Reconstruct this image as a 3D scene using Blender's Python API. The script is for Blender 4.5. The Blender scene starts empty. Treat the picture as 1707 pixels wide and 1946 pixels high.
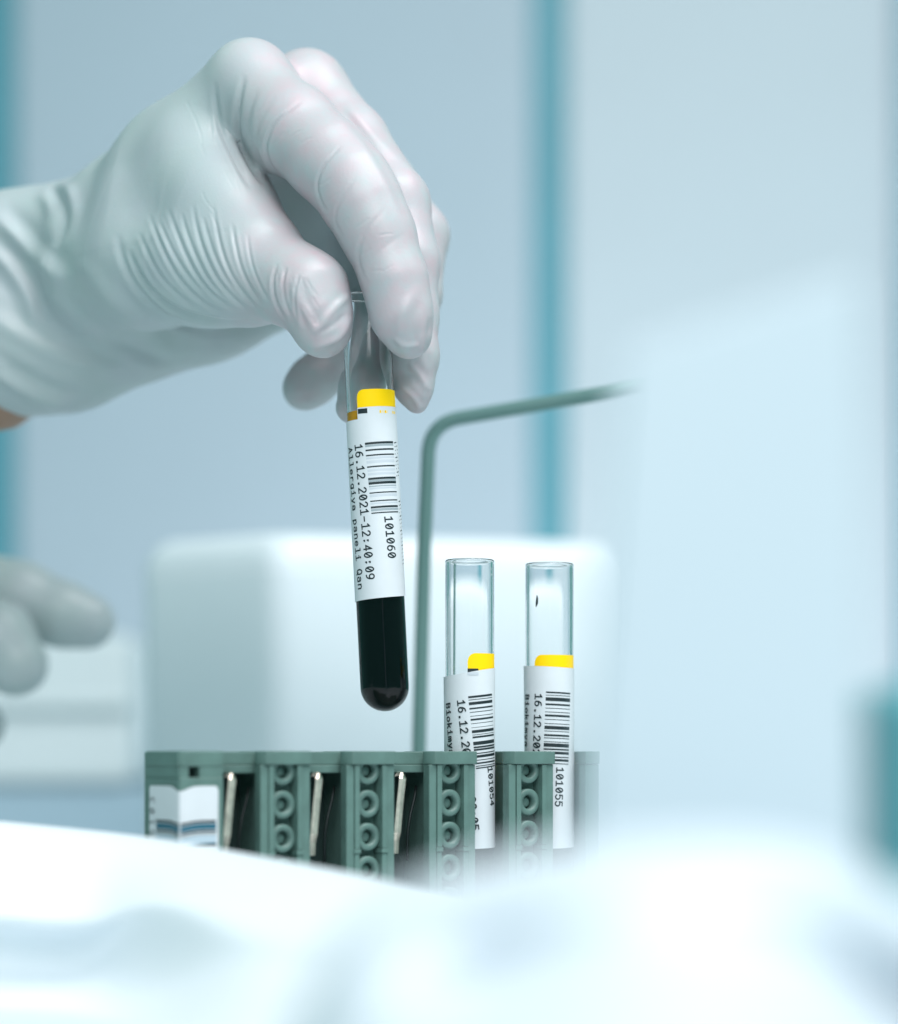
import bpy, bmesh, math, random
import numpy as np
from mathutils import Vector, Matrix
rnd = random.Random(7)
S = 0.001                      # the script is written in millimetres, the scene is in metres
K = 0.1413                     # millimetres per photo pixel in the plane of focus
D = 700.0                      # camera to plane of focus
EYE = 1435.0                   # photo row of the camera's own height
scene = bpy.context.scene
C = scene.collection

# ---------------------------------------------------------------- camera, light, exposure
cd = bpy.data.cameras.new('camera')
cam = bpy.data.objects.new('camera', cd); C.objects.link(cam)
cam.location = (0, -D * S, 0); cam.rotation_euler = (math.pi / 2, 0, 0)
cd.sensor_fit = 'HORIZONTAL'; cd.sensor_width = 36.0
FW = 1707 * K
cd.lens = 36.0 * D / FW
cd.shift_y = (EYE - 973) * K / FW
cd.clip_start = 0.01; cd.clip_end = 50
cd.dof.use_dof = True; cd.dof.focus_distance = (D - 3) * S
cd.dof.aperture_fstop = cd.lens / 18.0
scene.camera = cam

world = bpy.data.worlds.new('World'); scene.world = world; world.use_nodes = True
bg = world.node_tree.nodes['Background']
bg.inputs[0].default_value = (0.19, 0.58, 0.55, 1); bg.inputs[1].default_value = 0.52

def area(name, loc, target, sx, sy, power, col):
    ld = bpy.data.lights.new(name, 'AREA'); ld.shape = 'RECTANGLE'; ld.size = sx; ld.size_y = sy
    ld.energy = power; ld.color = col
    o = bpy.data.objects.new(name, ld); C.objects.link(o); o.location = loc
    o.rotation_euler = (Vector(target) - Vector(loc)).to_track_quat('-Z', 'Y').to_euler()
    return o
area('ceiling_lamp', (0.38, -0.40, 1.15), (0.0, 0.0, 0.05), 1.1, 0.6, 20.0, (1.0, 0.95, 0.98))
area('front_lamp', (0.05, -1.45, 0.95), (0, 0.1, 0.0), 1.3, 0.6, 16.8, (1.0, 0.94, 0.98))
area('wall_fill_light', (0.05, 0.66, -0.035), (0.12, 1.1, 0.08), 0.9, 0.03, 2.2, (1.0, 0.95, 0.98))  # added light, hidden behind the container, to brighten the lower wall
scene.view_settings.view_transform = 'Standard'
scene.view_settings.look = 'None'
scene.view_settings.exposure = 0.0
scene.view_settings.gamma = 1.0
scene.view_settings.use_curve_mapping = False
scene.render.engine = 'CYCLES'
cy = scene.cycles
cy.use_denoising = True
try: cy.denoiser = 'OPENIMAGEDENOISE'
except Exception: pass
cy.max_bounces = 14; cy.transmission_bounces = 12; cy.transparent_max_bounces = 12
cy.diffuse_bounces = 5; cy.sample_clamp_indirect = 6.0
cy.caustics_refractive = True; cy.caustics_reflective = False

# ---------------------------------------------------------------- helpers
def P(px, py, y=0.0):
    """the point (mm) at depth y that stands at row py and column px of the photo"""
    f = (D + y) / D
    return np.array([(px - 853.5) * K * f, y, (EYE - py) * K * f])

def link(name, me, mat=None, parent=None, smooth=True):
    o = bpy.data.objects.new(name, me); C.objects.link(o)
    if mat: me.materials.append(mat)
    if parent: o.parent = parent
    if smooth: me.polygons.foreach_set('use_smooth', [True] * len(me.polygons))
    return o
def mesh_obj(name, verts, faces, mat, parent=None, smooth=False):
    me = bpy.data.meshes.new(name)
    me.from_pydata([tuple(float(c) * S for c in v) for v in verts], [], [tuple(f) for f in faces]); me.update()
    return link(name, me, mat, parent, smooth)
def bm_obj(name, bm, mat, parent=None, smooth=False, bevel=0, seg=2):
    me = bpy.data.meshes.new(name)
    for v in bm.verts: v.co *= S
    bm.to_mesh(me); bm.free(); me.update()
    o = link(name, me, mat, parent, smooth)
    if bevel: bev(o, bevel, seg)
    return o
def bev(o, w, seg=2):
    m = o.modifiers.new('bevel', 'BEVEL'); m.width = w * S; m.segments = seg; m.limit_method = 'ANGLE'
    m.angle_limit = math.radians(40); m.harden_normals = True
    o.data.polygons.foreach_set('use_smooth', [True] * len(o.data.polygons))
def box(bm, x0, x1, y0, y1, z0, z1):
    v = [bm.verts.new((x, y, z)) for x in (x0, x1) for y in (y0, y1) for z in (z0, z1)]
    for f in ((0, 1, 3, 2), (4, 6, 7, 5), (0, 4, 5, 1), (2, 3, 7, 6), (0, 2, 6, 4), (1, 5, 7, 3)):
        bm.faces.new([v[i] for i in f])
def prism(bm, pts, z0, z1):
    """closed plan outline pts (counter-clockwise) between two heights"""
    a = [bm.verts.new((x, y, z0)) for x, y in pts]; b = [bm.verts.new((x, y, z1)) for x, y in pts]
    n = len(pts)
    bm.faces.new(a[::-1]); bm.faces.new(b)
    for i in range(n): bm.faces.new((a[i], a[(i + 1) % n], b[(i + 1) % n], b[i]))
def lathe(prof, n=64):
    """closed or open profile [(r, z)] turned about z; returns verts, faces"""
    V, F, rows = [], [], []
    for r, z in prof:
        if r < 1e-6: rows.append([len(V)]); V.append((0, 0, z))
        else:
            rows.append(list(range(len(V), len(V) + n)))
            V += [(r * math.cos(2 * math.pi * i / n), r * math.sin(2 * math.pi * i / n), z) for i in range(n)]
    for a, b in zip(rows, rows[1:]):
        for i in range(n):
            j = (i + 1) % n
            q = [a[i % len(a)], a[j % len(a)], b[j % len(b)], b[i % len(b)]]
            q = [x for k, x in enumerate(q) if x not in q[:k]]
            if len(q) > 2: F.append(q)
    return V, F
def tube_path(pts, r, n=20, caps=True):
    V, F = [], []
    pts = [np.array(p, float) for p in pts]; prev = None
    for i, p in enumerate(pts):
        d = pts[min(i + 1, len(pts) - 1)] - pts[max(i - 1, 0)]; d /= np.linalg.norm(d)
        if prev is None:
            u = np.cross(d, (0, 1, 0.01)); 
        else: u = prev - d * prev.dot(d)
        u /= np.linalg.norm(u); prev = u; w = np.cross(d, u)
        rr = r[i] if hasattr(r, '__len__') else r
        V += [p + rr * (math.cos(2 * math.pi * k / n) * u + math.sin(2 * math.pi * k / n) * w) for k in range(n)]
    for i in range(len(pts) - 1):
        for k in range(n):
            l = (k + 1) % n
            F.append((i * n + k, i * n + l, (i + 1) * n + l, (i + 1) * n + k))
    if caps: F.append(tuple(range(n))[::-1]); F.append(tuple(range((len(pts) - 1) * n, len(pts) * n)))
    return V, F
def empty(name, loc=(0, 0, 0), rot=(0, 0, 0)):
    o = bpy.data.objects.new(name, None); C.objects.link(o); o.empty_display_size = 0.01
    o.location = [c * S for c in loc]; o.rotation_euler = rot
    return o
def tag(o, label, cat, group=None, kind=None):
    if label: o['label'] = label
    if cat: o['category'] = cat
    if group: o['group'] = group
    if kind: o['kind'] = kind
    return o

# ---------------------------------------------------------------- materials
def mat(name, col, rough=0.5, metal=0.0, spec=0.5, noise=0.0, nscale=200.0, bump=0.0, bscale=600.0, sss=0.0, sssr=(1, 0.6, 0.5), col2=None, coat=0.0):
    m = bpy.data.materials.new(name); m.use_nodes = True
    nt = m.node_tree; b = nt.nodes['Principled BSDF']
    b.inputs['Base Color'].default_value = (*col, 1); b.inputs['Roughness'].default_value = rough
    b.inputs['Metallic'].default_value = metal; b.inputs['Specular IOR Level'].default_value = spec
    b.inputs['Coat Weight'].default_value = coat
    if sss:
        b.inputs['Subsurface Weight'].default_value = sss; b.inputs['Subsurface Scale'].default_value = 0.003
        b.inputs['Subsurface Radius'].default_value = sssr
    tc = nt.nodes.new('ShaderNodeTexCoord')
    if noise or col2:
        n = nt.nodes.new('ShaderNodeTexNoise'); n.inputs['Scale'].default_value = nscale; n.inputs['Detail'].default_value = 5
        nt.links.new(tc.outputs['Object'], n.inputs['Vector'])
        r = nt.nodes.new('ShaderNodeValToRGB')
        c2 = col2 or tuple(c * (1 - noise) for c in col)
        r.color_ramp.elements[0].position = 0.35; r.color_ramp.elements[1].position = 0.68
        r.color_ramp.elements[0].color = (*col, 1); r.color_ramp.elements[1].color = (*c2, 1)
        nt.links.new(n.outputs['Fac'], r.inputs['Fac']); nt.links.new(r.outputs['Color'], b.inputs['Base Color'])
    if bump:
        n2 = nt.nodes.new('ShaderNodeTexNoise'); n2.inputs['Scale'].default_value = bscale; n2.inputs['Detail'].default_value = 4
        nt.links.new(tc.outputs['Object'], n2.inputs['Vector'])
        bp = nt.nodes.new('ShaderNodeBump'); bp.inputs['Strength'].default_value = bump; bp.inputs['Distance'].default_value = 0.0004
        nt.links.new(n2.outputs['Fac'], bp.inputs['Height']); nt.links.new(bp.outputs['Normal'], b.inputs['Normal'])
    return m
def glass(name, col=(1, 1, 1), ior=1.41, rough=0.0):
    m = bpy.data.materials.new(name); m.use_nodes = True
    b = m.node_tree.nodes['Principled BSDF']
    b.inputs['Base Color'].default_value = (*col, 1); b.inputs['Roughness'].default_value = rough
    b.inputs['IOR'].default_value = ior; b.inputs['Transmission Weight'].default_value = 1.0
    return m
M_glove = mat('white_nitrile_glove', (0.40, 0.457, 0.478), rough=0.40, spec=0.45, noise=0.1, nscale=60, col2=(0.385, 0.465, 0.465), bump=0.12, bscale=1500, sss=0.15, sssr=(1.0, 0.55, 0.5))
def add_stretch(m, col):
    # where the glove is pulled tight the skin tints it: a mesh attribute broken up by fine mottling, cut on the rear fingers to paint bounce light
    nt = m.node_tree; b = nt.nodes['Principled BSDF']
    at = nt.nodes.new('ShaderNodeAttribute'); at.attribute_name = 'stretch'
    n = nt.nodes.new('ShaderNodeTexNoise'); n.inputs['Scale'].default_value = 150; n.inputs['Detail'].default_value = 8; n.inputs['Roughness'].default_value = .68
    tc = nt.nodes.new('ShaderNodeTexCoord'); nt.links.new(tc.outputs['Object'], n.inputs['Vector'])
    mr = nt.nodes.new('ShaderNodeMapRange'); mr.inputs[1].default_value = .3; mr.inputs[2].default_value = .7; mr.inputs[3].default_value = .12; mr.inputs[4].default_value = 1.0
    nt.links.new(n.outputs['Fac'], mr.inputs[0])
    mu = nt.nodes.new('ShaderNodeMath'); mu.operation = 'MULTIPLY'
    nt.links.new(at.outputs['Fac'], mu.inputs[0]); nt.links.new(mr.outputs[0], mu.inputs[1])
    mx = nt.nodes.new('ShaderNodeMix'); mx.data_type = 'RGBA'
    src = b.inputs['Base Color'].links[0].from_socket
    nt.links.new(mu.outputs[0], mx.inputs[0]); nt.links.new(src, mx.inputs[6]); mx.inputs[7].default_value = (*col, 1)
    nt.links.new(mx.outputs[2], b.inputs['Base Color'])
add_stretch(M_glove, (0.475, 0.395, 0.425))
M_skin = mat('skin', (0.30, 0.185, 0.13), rough=0.5, sss=0.2)
M_glass = glass('tube_glass')
M_blood = mat('dark_blood', (0.0015, 0.003, 0.0035), rough=0.3, spec=0.0)
M_plasma = mat('amber_plasma', (0.80, 0.42, 0.02), rough=0.2, spec=0.2)
M_paper = mat('label_paper', (0.64, 0.68, 0.71), rough=0.55, noise=0.04, nscale=150)
M_ink = mat('black_print', (0.006, 0.016, 0.020), rough=0.5)
M_grey = mat('grey_print', (0.30, 0.36, 0.39), rough=0.5)
M_pale = mat('faded_print', (0.52, 0.57, 0.62), rough=0.5)
M_yel = mat('yellow_band', (1.0, 0.64, 0.0), rough=0.55, spec=0.2)
M_rack = mat('grey_green_plastic', (0.108, 0.198, 0.175), rough=0.45, noise=0.2, nscale=160, bump=0.15, bscale=1500)
M_rackshade = mat('shaded_green_plastic', (0.03, 0.06, 0.055), rough=0.5)  # rack green darkened to paint the shade inside bays and slot
M_clip = mat('spring_steel', (0.82, 0.74, 0.63), rough=0.36, metal=1.0, noise=0.25, nscale=500, bump=0.3, bscale=900)
M_wire = mat('dark_wire', (0.02, 0.03, 0.03), rough=0.4, metal=0.6)
M_rod = mat('dull_steel_rod', (0.15, 0.275, 0.26), rough=0.5, metal=0.4)
M_lid = mat('satin_white_panel', (0.54, 0.63, 0.685), rough=0.45)
M_white = mat('white_plastic', (0.73, 0.80, 0.84), rough=0.4, noise=0.03, nscale=20)
M_house = mat('white_housing_plastic', (0.74, 0.80, 0.84), rough=0.38, noise=0.03, nscale=15)
M_block = mat('white_block_plastic', (0.58, 0.65, 0.70), rough=0.45)
M_wall = mat('pale_panel', (0.345, 0.440, 0.505), rough=0.5, noise=0.04, nscale=4)
M_wall2 = mat('pale_bright_panel', (0.43, 0.515, 0.565), rough=0.5, noise=0.04, nscale=4)
M_teal = mat('teal_paint', (0.065, 0.27, 0.335), rough=0.5, noise=0.06, nscale=10)
M_tealdk = mat('teal_green_plastic', (0.11, 0.37, 0.41), rough=0.5)
M_table = mat('pale_worktop', (0.64, 0.71, 0.74), rough=0.4, noise=0.05, nscale=12)
M_cream = mat('cream_plastic', (0.60, 0.68, 0.70), rough=0.5, noise=0.03, nscale=12)
M_plinth = mat('blue_grey_plastic', (0.33, 0.46, 0.54), rough=0.5)

# ---------------------------------------------------------------- the setting
TZ = -56.0
bm = bmesh.new(); box(bm, -900, 900, -600, 1098, TZ - 30, TZ)
tag(bm_obj('table', bm, M_table), 'pale worktop the rack and containers stand on', 'table', kind='structure')

WY = 1100.0
def wall_panel(px0, px1, name, m, label, th=18, zb=-90, zt=900, y=WY):
    bm = bmesh.new(); box(bm, P(px0, 0, y)[0], P(px1, 0, y)[0], y, y + th, zb, zt)
    o = bm_obj(name, bm, m, bevel=2); return tag(o, label, 'wall panel')
wall_panel(32, 1012, 'wall_panel', M_wall, 'wide pale blue grey wall panel behind the raised hand')
wall_panel(1079, 2300, 'wall_panel', M_wall2, 'brighter pale wall panel to the right of the teal strip')
wall_panel(-900, -42, 'wall_panel', M_wall, 'pale wall panel at the far left picture edge')
wall_panel(1010, 1081, 'wall_post', M_teal, 'teal vertical strip between two pale wall panels behind the bent rod', th=10, y=WY + 4)['category'] = 'post'
wall_panel(-44, 34, 'wall_post', M_teal, 'teal vertical strip along the left picture edge above the lower hand', th=10, y=WY + 4)['category'] = 'post'

M_bluepost = mat('blue_grey_post', (0.20, 0.36, 0.43), rough=0.5)
wall_panel(1712, 1800, 'wall_post', M_bluepost, 'blue grey vertical strip at the right picture edge beyond the shield', th=10, y=WY - 14)['category'] = 'post'

# white container behind the rack: corner towards the camera, rounded lip
def container():
    y0 = 300.0
    A = P(262, 0, y0 + 52); B = P(528, 0, y0); Cc = P(1216, 0, y0 + 60)
    zt = P(0, 1008, y0)[2]
    def outline(off):
        # four-cornered plan with rounded corners
        q = [np.array([A[0] - off, A[1]]), np.array([B[0], B[1] - off]), np.array([Cc[0] + off, Cc[1]]), np.array([A[0] + 95 + off, A[1] + 150 + off])]
        pts = []
        for i in range(4):
            p, a, b = q[i], q[i - 1], q[(i + 1) % 4]
            da = (a - p) / np.linalg.norm(a - p); db = (b - p) / np.linalg.norm(b - p)
            for k in range(7):
                t = k / 6; r = 10
                pts.append((1 - t) ** 2 * (p + da * r) + 2 * t * (1 - t) * p + t * t * (p + db * r))
        return pts
    def ring_mesh(prof):
        V, F = [], []; n = 28
        for off, z in prof: V += [(x, y, z) for x, y in outline(off)]
        for i in range(len(prof) - 1):
            for k in range(n):
                l = (k + 1) % n; F.append((i * n + k, i * n + l, (i + 1) * n + l, (i + 1) * n + k))
        return V, F, n
    root = empty('white_container', (B[0], B[1], TZ))
    inv = np.array([B[0], B[1], TZ])
    V, F, n = ring_mesh([(-1.5, TZ), (0, zt - 15), (0, zt - 14), (-2.5, zt - 14), (-4, TZ + 4)])
    F.append(tuple(range(n))[::-1]); F.append(tuple(range(4 * n, 5 * n)))
    mesh_obj('body', [np.array(v) - inv for v in V], F, M_white, root, True)
    lip = [(-12 + 12.05 * max(math.cos(t), -.35), zt - 13.9 + (13.9 * math.sin(t) if math.sin(t) > 0 else 0.0)) for t in np.linspace(0, math.pi, 19)]
    V, F, n = ring_mesh(lip)
    mesh_obj('rim', [np.array(v) - inv for v in V], F, M_white, root, True)
    return tag(root, 'white open plastic container with rounded rim standing behind the held tube', 'container')
container()

# cream box far left on a blue grey plinth
yb = 620.0
root = empty('storage_box', P(100, 1435, yb) * [1, 1, 0] + [0, 0, TZ])
o0 = np.array(root.location) / S
bm = bmesh.new(); box(bm, P(-400, 0, yb)[0] - o0[0], P(250, 0, yb)[0] - o0[0], 0, 160, P(0, 1492, yb)[2] - o0[2], P(0, 1205, yb)[2] - o0[2])
bm_obj('body', bm, M_cream, root, bevel=6, seg=3)
bm = bmesh.new(); box(bm, P(-400, 0, yb)[0] - o0[0] + 4, P(250, 0, yb)[0] - o0[0] + 30, 6, 156, 0, P(0, 1492, yb)[2] - o0[2] - .5)
bm_obj('plinth', bm, M_plinth, root, bevel=2)
bm = bmesh.new(); box(bm, P(-400, 0, yb)[0] - o0[0], P(252, 0, yb)[0] - o0[0], -6, -.5, P(0, 1350, yb)[2] - o0[2], P(0, 1325, yb)[2] - o0[2])
bm_obj('ledge', bm, M_cream, root, bevel=2)
tag(root, 'cream blurred box behind the lower left gloved fingers', 'box')

# teal bin far right
yb = -340.0
bm = bmesh.new(); box(bm, P(1700, 0, yb)[0], P(1960, 0, yb)[0], yb, yb + 60, TZ, P(0, 1290, yb)[2])
tag(bm_obj('teal_bin', bm, M_tealdk, bevel=5, seg=3), 'teal container close to the lens, cut off by the right picture edge', 'bin')

# bent rod
def rod():
    c = [P(795, 1500, 98), P(797, 1400, 98), P(806, 1050, 97)]
    corner, a, b = P(817, 806, 96), P(814, 862, 96.5), P(872, 795, 94)
    pts = list(c)
    for k in range(13):
        t = k / 12; pts.append((1 - t) ** 2 * a + 2 * t * (1 - t) * corner + t * t * b)
    pts += [P(1050, 764, 82), P(1150, 747, 75), P(1238, 731, 69)]
    pts.insert(0, pts[0] * [1, 1, 0] + [0, 0, TZ])
    V, F = tube_path(pts, 2.15, 18)
    o = mesh_obj('metal_rod', V, F, M_rod, None, True)
    return tag(o, 'thin bent metal rod rising behind the rack and turning right', 'rod')
rod()

# ---------------------------------------------------------------- foreground housing (white, out of focus)
def housing():
    cols = [  # px, list of (py, y) from the hidden back foot over the far edge to the camera side
        (-260, [(1900, -40), (1548, -58), (1542, -62), (1555, -70), (1700, -100), (1722, -104), (1732, -96), (1900, -92), (1985, -150), (2300, -220)]),
        (0,    [(1900, -42), (1574, -62), (1567, -66), (1580, -76), (1728, -108), (1750, -112), (1762, -100), (1900, -96), (1985, -160), (2300, -230)]),
        (170,  [(1900, -46), (1591, -66), (1584, -71), (1597, -80), (1745, -112), (1766, -117), (1778, -104), (1900, -102), (1985, -170), (2300, -240)]),
        (240,  [(1900, -50), (1599, -70), (1592, -75), (1605, -84), (1715, -114), (1730, -120), (1748, -115), (1900, -112), (1985, -180), (2300, -250)]),
        (330,  [(1900, -55), (1612, -76), (1604, -82), (1616, -92), (1695, -120), (1712, -128), (1738, -128), (1890, -134), (1980, -190), (2300, -260)]),
    ]
    DP = (0, 10, 70, 130, 170, 210, 300, 700)
    def slope(px, py, y, dy=(0, -8, -34, -52, -60, -66, -96, -170)):
        cols.append((px, [(py + 330, y + 40), (py + 8, y + 11)] + [(py + b, y + a) for a, b in zip(dy, DP)]))
    slope(470, 1630, -98); slope(620, 1657, -118); slope(760, 1685, -140); slope(920, 1709, -165); slope(1080, 1733, -188); slope(1300, 1764, -216); slope(1700, 1815, -262); slope(2100, 1862, -306)
    o = loft('instrument_housing', cols)
    return tag(o, 'white instrument housing whose edge slopes across the lower left foreground hiding the rack foot', 'housing')
def loft(name, cols, m_=None):
    V, F = [], []; n = len(cols[0][1])
    for x, r in cols: V += [P(x, py, y) for py, y in r]
    for i in range(len(cols) - 1):
        for k in range(n - 1): F.append((i * n + k, i * n + k + 1, (i + 1) * n + k + 1, (i + 1) * n + k))
    o = mesh_obj(name, V, F, m_ or M_house, None, True)
    m = o.modifiers.new('sub', 'SUBSURF'); m.levels = m.render_levels = 3
    t = o.modifiers.new('thick', 'SOLIDIFY'); t.thickness = 2.5 * S; t.offset = 0
    return o
def near_base():
    # rounded white base close to the lens, under the shield
    E_ = [(560, 1990), (600, 1880), (660, 1785), (760, 1705), (900, 1652), (1090, 1614), (1300, 1600), (1540, 1612), (1680, 1690), (1850, 1790), (2100, 1830)]
    cols = []
    for px, py in E_:
        k = math.exp(-((px - 960) / 95) ** 2); q = 1 / (1 + math.exp(-(px - 1560) / 45))
        y = -372
        cols.append((px, [(py + 300, y + 30), (py + 6, y + 8), (py, y), (py + 10, y - 10), (py + 70, y - 30), (py + 125, y - 36 + 20 * k + 18 * q), (py + 185, y - 38 + 31 * k + 27 * q), (py + 260, y - 50 + 20 * k + 27 * q), (py + 340, y - 74 + 9 * k + 24 * q), (py + 700, y - 120)]))
    o = loft('instrument_block', cols, M_block)
    return tag(o, 'rounded white block close to the lens at lower right, strongly blurred', 'block')
near_base()
housing()

def lid():
    y = -352.0; f = (D + y) / D
    q = [(1062, 2225), (1648, 2225), (1648, 516), (1628, 504), (1210, 640), (1188, 662)]
    V = [P(a, b, y) for a, b in q]
    V = [v + np.array([0, (v[2] - V[0][2]) * .06, 0]) for v in V]; V += [v + np.array([0, 10, -2]) for v in V]
    n = len(q)
    F = [tuple(range(n)), tuple(range(n, 2 * n))[::-1]] + [(i, i + n, (i + 1) % n + n, (i + 1) % n) for i in range(n)]
    o = mesh_obj('plastic_shield', V, F, M_lid); bev(o, 3, 3)
    return tag(o, 'upright pale plastic shield with slanting top edge, blurred close on the right', 'shield')
lid()

# ---------------------------------------------------------------- sample rack
RA = 0.5561; RO = np.array([-66.35, -57.83, 0.0])
PIT, PW, BW, TH = 24.853, 14.283, 12.087, 21.26
ZT = 1.0
rack = empty('sample_rack', (RO[0], RO[1], TZ), (0, 0, RA))
tag(rack, 'grey green plastic tube rack with ringed posts and steel spring clips', 'rack')
H = ZT - TZ            # rack height; local z = 0 on the table
def zl(py, y=-30): return P(0, py, y)[2] - TZ
# local axes: x along the rack, y deeper, z up.  back wall and floor plate
bm = bmesh.new(); 
L = BW + 4 * PIT + 2 * 0 + (PIT - PW) + 5.0
L = BW + (PIT - PW) + 3 * PIT + PW + (PIT - PW) + 4.6
box(bm, 0.4, L - .4, TH - 2.0, TH, 3, H - 0.2)
bm_obj('back_wall', bm, M_rack, rack, bevel=.3)
bm = bmesh.new(); box(bm, 0, L, 0.2, TH - .2, 0, 2.9)
bm_obj('base_plate', bm, M_rack, rack, bevel=.4)

def screen_ring_z(i): return [zl(1465), zl(1528), zl(1591), zl(1654), zl(1717)][i]
def make_post(x0, w):
    post = empty('post', (x0, 0, 0)); post.parent = rack
    sf, rg = 2.3, 1.5               # side flat, ridge widths
    rec0, rec1 = sf + rg, w - sf - rg
    dpt = 4.6
    top = H - 3.5
    bm = bmesh.new()
    # plan: narrow core behind, wide face in front with a recess in the middle
    zk = zl(1613)
    prism(bm, [(0, .5), (sf, .5), (sf, dpt), (rec1 + rg, dpt), (rec1 + rg, .5), (w, .5), (w, 3.6), (w - 3.4, 6.0), (w - 3.4, TH - 2.05), (3.4, TH - 2.05), (3.4, 6.0), (0, 3.6)], 3, top)
    bm_obj('post_body', bm, M_rack, post, bevel=.25)
    for a, b in ((sf + .02, rec0), (rec1, rec1 + rg - .02)):
        bm = bmesh.new(); box(bm, a, b, 0.1, dpt - .02, zk, top - .05)
        bm_obj('ridge', bm, M_rack, post, bevel=.18)
        bm = bmesh.new(); box(bm, a - .25, b + .25, 0.0, dpt - .3, zk - 1.2, zk - .05)
        bm_obj('notch', bm, M_rack, post, bevel=.1)
        bm = bmesh.new(); box(bm, a, b, 0.3, dpt - .02, 3.1, zk - 1.25)
        bm_obj('ridge', bm, M_rack, post, bevel=.18)
    # cap
    bm = bmesh.new()
    prism(bm, [(-.05, 1.6), (1.5, -.25), (w + .15, -.25), (w + .15, 3.7), (w - 3.3, 6.1), (w - 3.3, TH - 2.1), (3.3, TH - 2.1), (3.3, 6.1), (-.05, 3.7)], top + .03, H)
    bm_obj('cap', bm, M_rack, post, bevel=.3)
    # rings in the recess
    cx = (rec0 + rec1) / 2 
    for i in range(5):
        z = screen_ring_z(i)
        R, r = 3.55, 1.85
        V, F = lathe([(r, 2.6), (r + .15, 0.0 + .0), (R - .3, 0.0), (R, .3), (R, 2.95)], 40)
        # axis along y: front face at y = 1.6
        V = [(cx + x, 1.55 + zz, z + y) for x, y, zz in V]
        # pin in the hole
        n0 = len(V)
        V2, F2 = lathe([(0, 1.5), (1.1, 1.5), (1.3, 1.7), (1.3, 3)], 28)
        V += [(cx - .15 + x, 1.55 + zz, z - .1 + y) for x, y, zz in V2]; F += [[k + n0 for k in f] for f in F2]
        mesh_obj('ring', V, F, M_rack, post, True)
    return post
xs = [BW + (PIT - PW) + i * PIT for i in range(4)]
for x in xs: make_post(x, PW)

# end block carrying the rack's own barcode label
bm = bmesh.new()
prism(bm, [(0, .5), (.5, 0), (BW, 0), (BW, 3.6), (BW - 3, 6), (BW - 3, TH - 2.05), (0, TH - 2.05)], 3, H - 6.6)
endb = bm_obj('end_block', bm, M_rack, rack, bevel=.3)
bm = bmesh.new()
prism(bm, [(-.0, 1.2), (.9, .3), (BW + .1, .3), (BW + .1, 3.7), (BW - 3, 6), (BW - 3, TH - 1.8), (-.0, TH - 1.8)], H - 3.9, H)
bm_obj('cap', bm, M_rack, rack, bevel=.3)
bm = bmesh.new()
box(bm, 0, 2.6, .4, TH - 2.1, H - 6.57, H - 3.93)
bm_obj('block_neck', bm, M_rack, rack)
bm = bmesh.new(); box(bm, 5.6, BW, .4, TH - 2.1, H - 6.57, H - 3.93)
bm_obj('block_neck', bm, M_rack, rack)
bm = bmesh.new(); box(bm, 2.65, 5.55, 4.0, TH - 2.1, H - 6.57, H - 3.93)
bm_obj('slot_back', bm, M_rackshade, rack)  # back of the slot coloured dark to paint its shade
# frame lip round the label (end face and front face)
zlab_t, zlab_b = zl(1494, -58), zl(1720, -58)
# label wraps the corner: a plan path with the top edge dipping at the corner
def rack_label():
    path = [(-.28, TH - 4.5), (-.28, 14), (-.28, 9), (-.30, 5), (-.30, 2.6), (-.30, 1.3), (-.05, -.05), (1.3, -.30), (2.6, -.30), (5, -.30), (8, -.28), (BW - 1.6, -.28)]
    d = [0]
    for a, b in zip(path, path[1:]): d.append(d[-1] + math.hypot(b[0] - a[0], b[1] - a[1]))
    tot = d[-1]; dc = d[6]
    def at(s):
        s = min(max(s, 0), tot)
        for i in range(len(d) - 1):
            if s <= d[i + 1]:
                t = (s - d[i]) / (d[i + 1] - d[i]); a, b = path[i], path[i + 1]
                tx, ty = (b[0] - a[0]) / (d[i + 1] - d[i]), (b[1] - a[1]) / (d[i + 1] - d[i])
                return a[0] + t * (b[0] - a[0]), a[1] + t * (b[1] - a[1]), (ty, -tx)
    def topz(s):
        e = min(s, tot - s)
        z = zlab_t - 1.3 * math.exp(-((s - dc) / 2.6) ** 2)
        if e < 1.0: z -= 1.0 - math.sqrt(max(0, 1 - (1 - e) ** 2))
        return z
    def sheet(name, s0, s1, zf0, zf1, m, off, parent, n=40):
        V, F = [], []
        for i in range(n + 1):
            s = s0 + (s1 - s0) * i / n; x, y, nn = at(s)
            for z in (zf0(s), zf1(s)): V.append((x + nn[0] * -off * -1, y + nn[1] * off, z))
        for i in range(n): F.append((2 * i, 2 * i + 2, 2 * i + 3, 2 * i + 1))
        return mesh_obj(name, V, F, m, parent)
    lab = sheet('rack_label', 0, tot, lambda s: zlab_b, topz, M_paper, 0, rack, 60)
    bars = [(1562, 5, M_ink), (1571.5, 11, M_tealink), (1580.5, 4, M_ink), (1586, 4, M_grey), (1593, 4, M_bluebar), (1601, 4, M_bluebar), (1606, 5, M_ink), (1618, 5, M_ink)]
    for py, h, m in bars:
        z = zl(py, -58); hh = h * K * .92 / 2
        dip = lambda s: -0.7 * math.exp(-((s - dc) / 3.2) ** 2)
        sheet('bar', 4.0, tot - .6, lambda s: z - hh + dip(s), lambda s: z + hh + dip(s), m, .02, lab)
    # digits climb the left side of the label
    for k, ch in enumerate('25103'):
        for o in glyph_polys(ch, 0.10 * 1.2):
            V = []
            for (u, v) in o[0]:
                # rotated a quarter turn: reads upwards
                s = 2.9 - v * 2.5; z = zl(1612, -58) + k * 2.75 + u * 2.3
                x, y, nn = at(s); V.append((x + nn[0] * (.03 + o[2]), y + nn[1] * (.03 + o[2]), z))
            mesh_obj('digit', V, o[1], M_ink, lab)
M_tealink = mat('teal_print', (0.01, 0.11, 0.17), rough=0.5)
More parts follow.
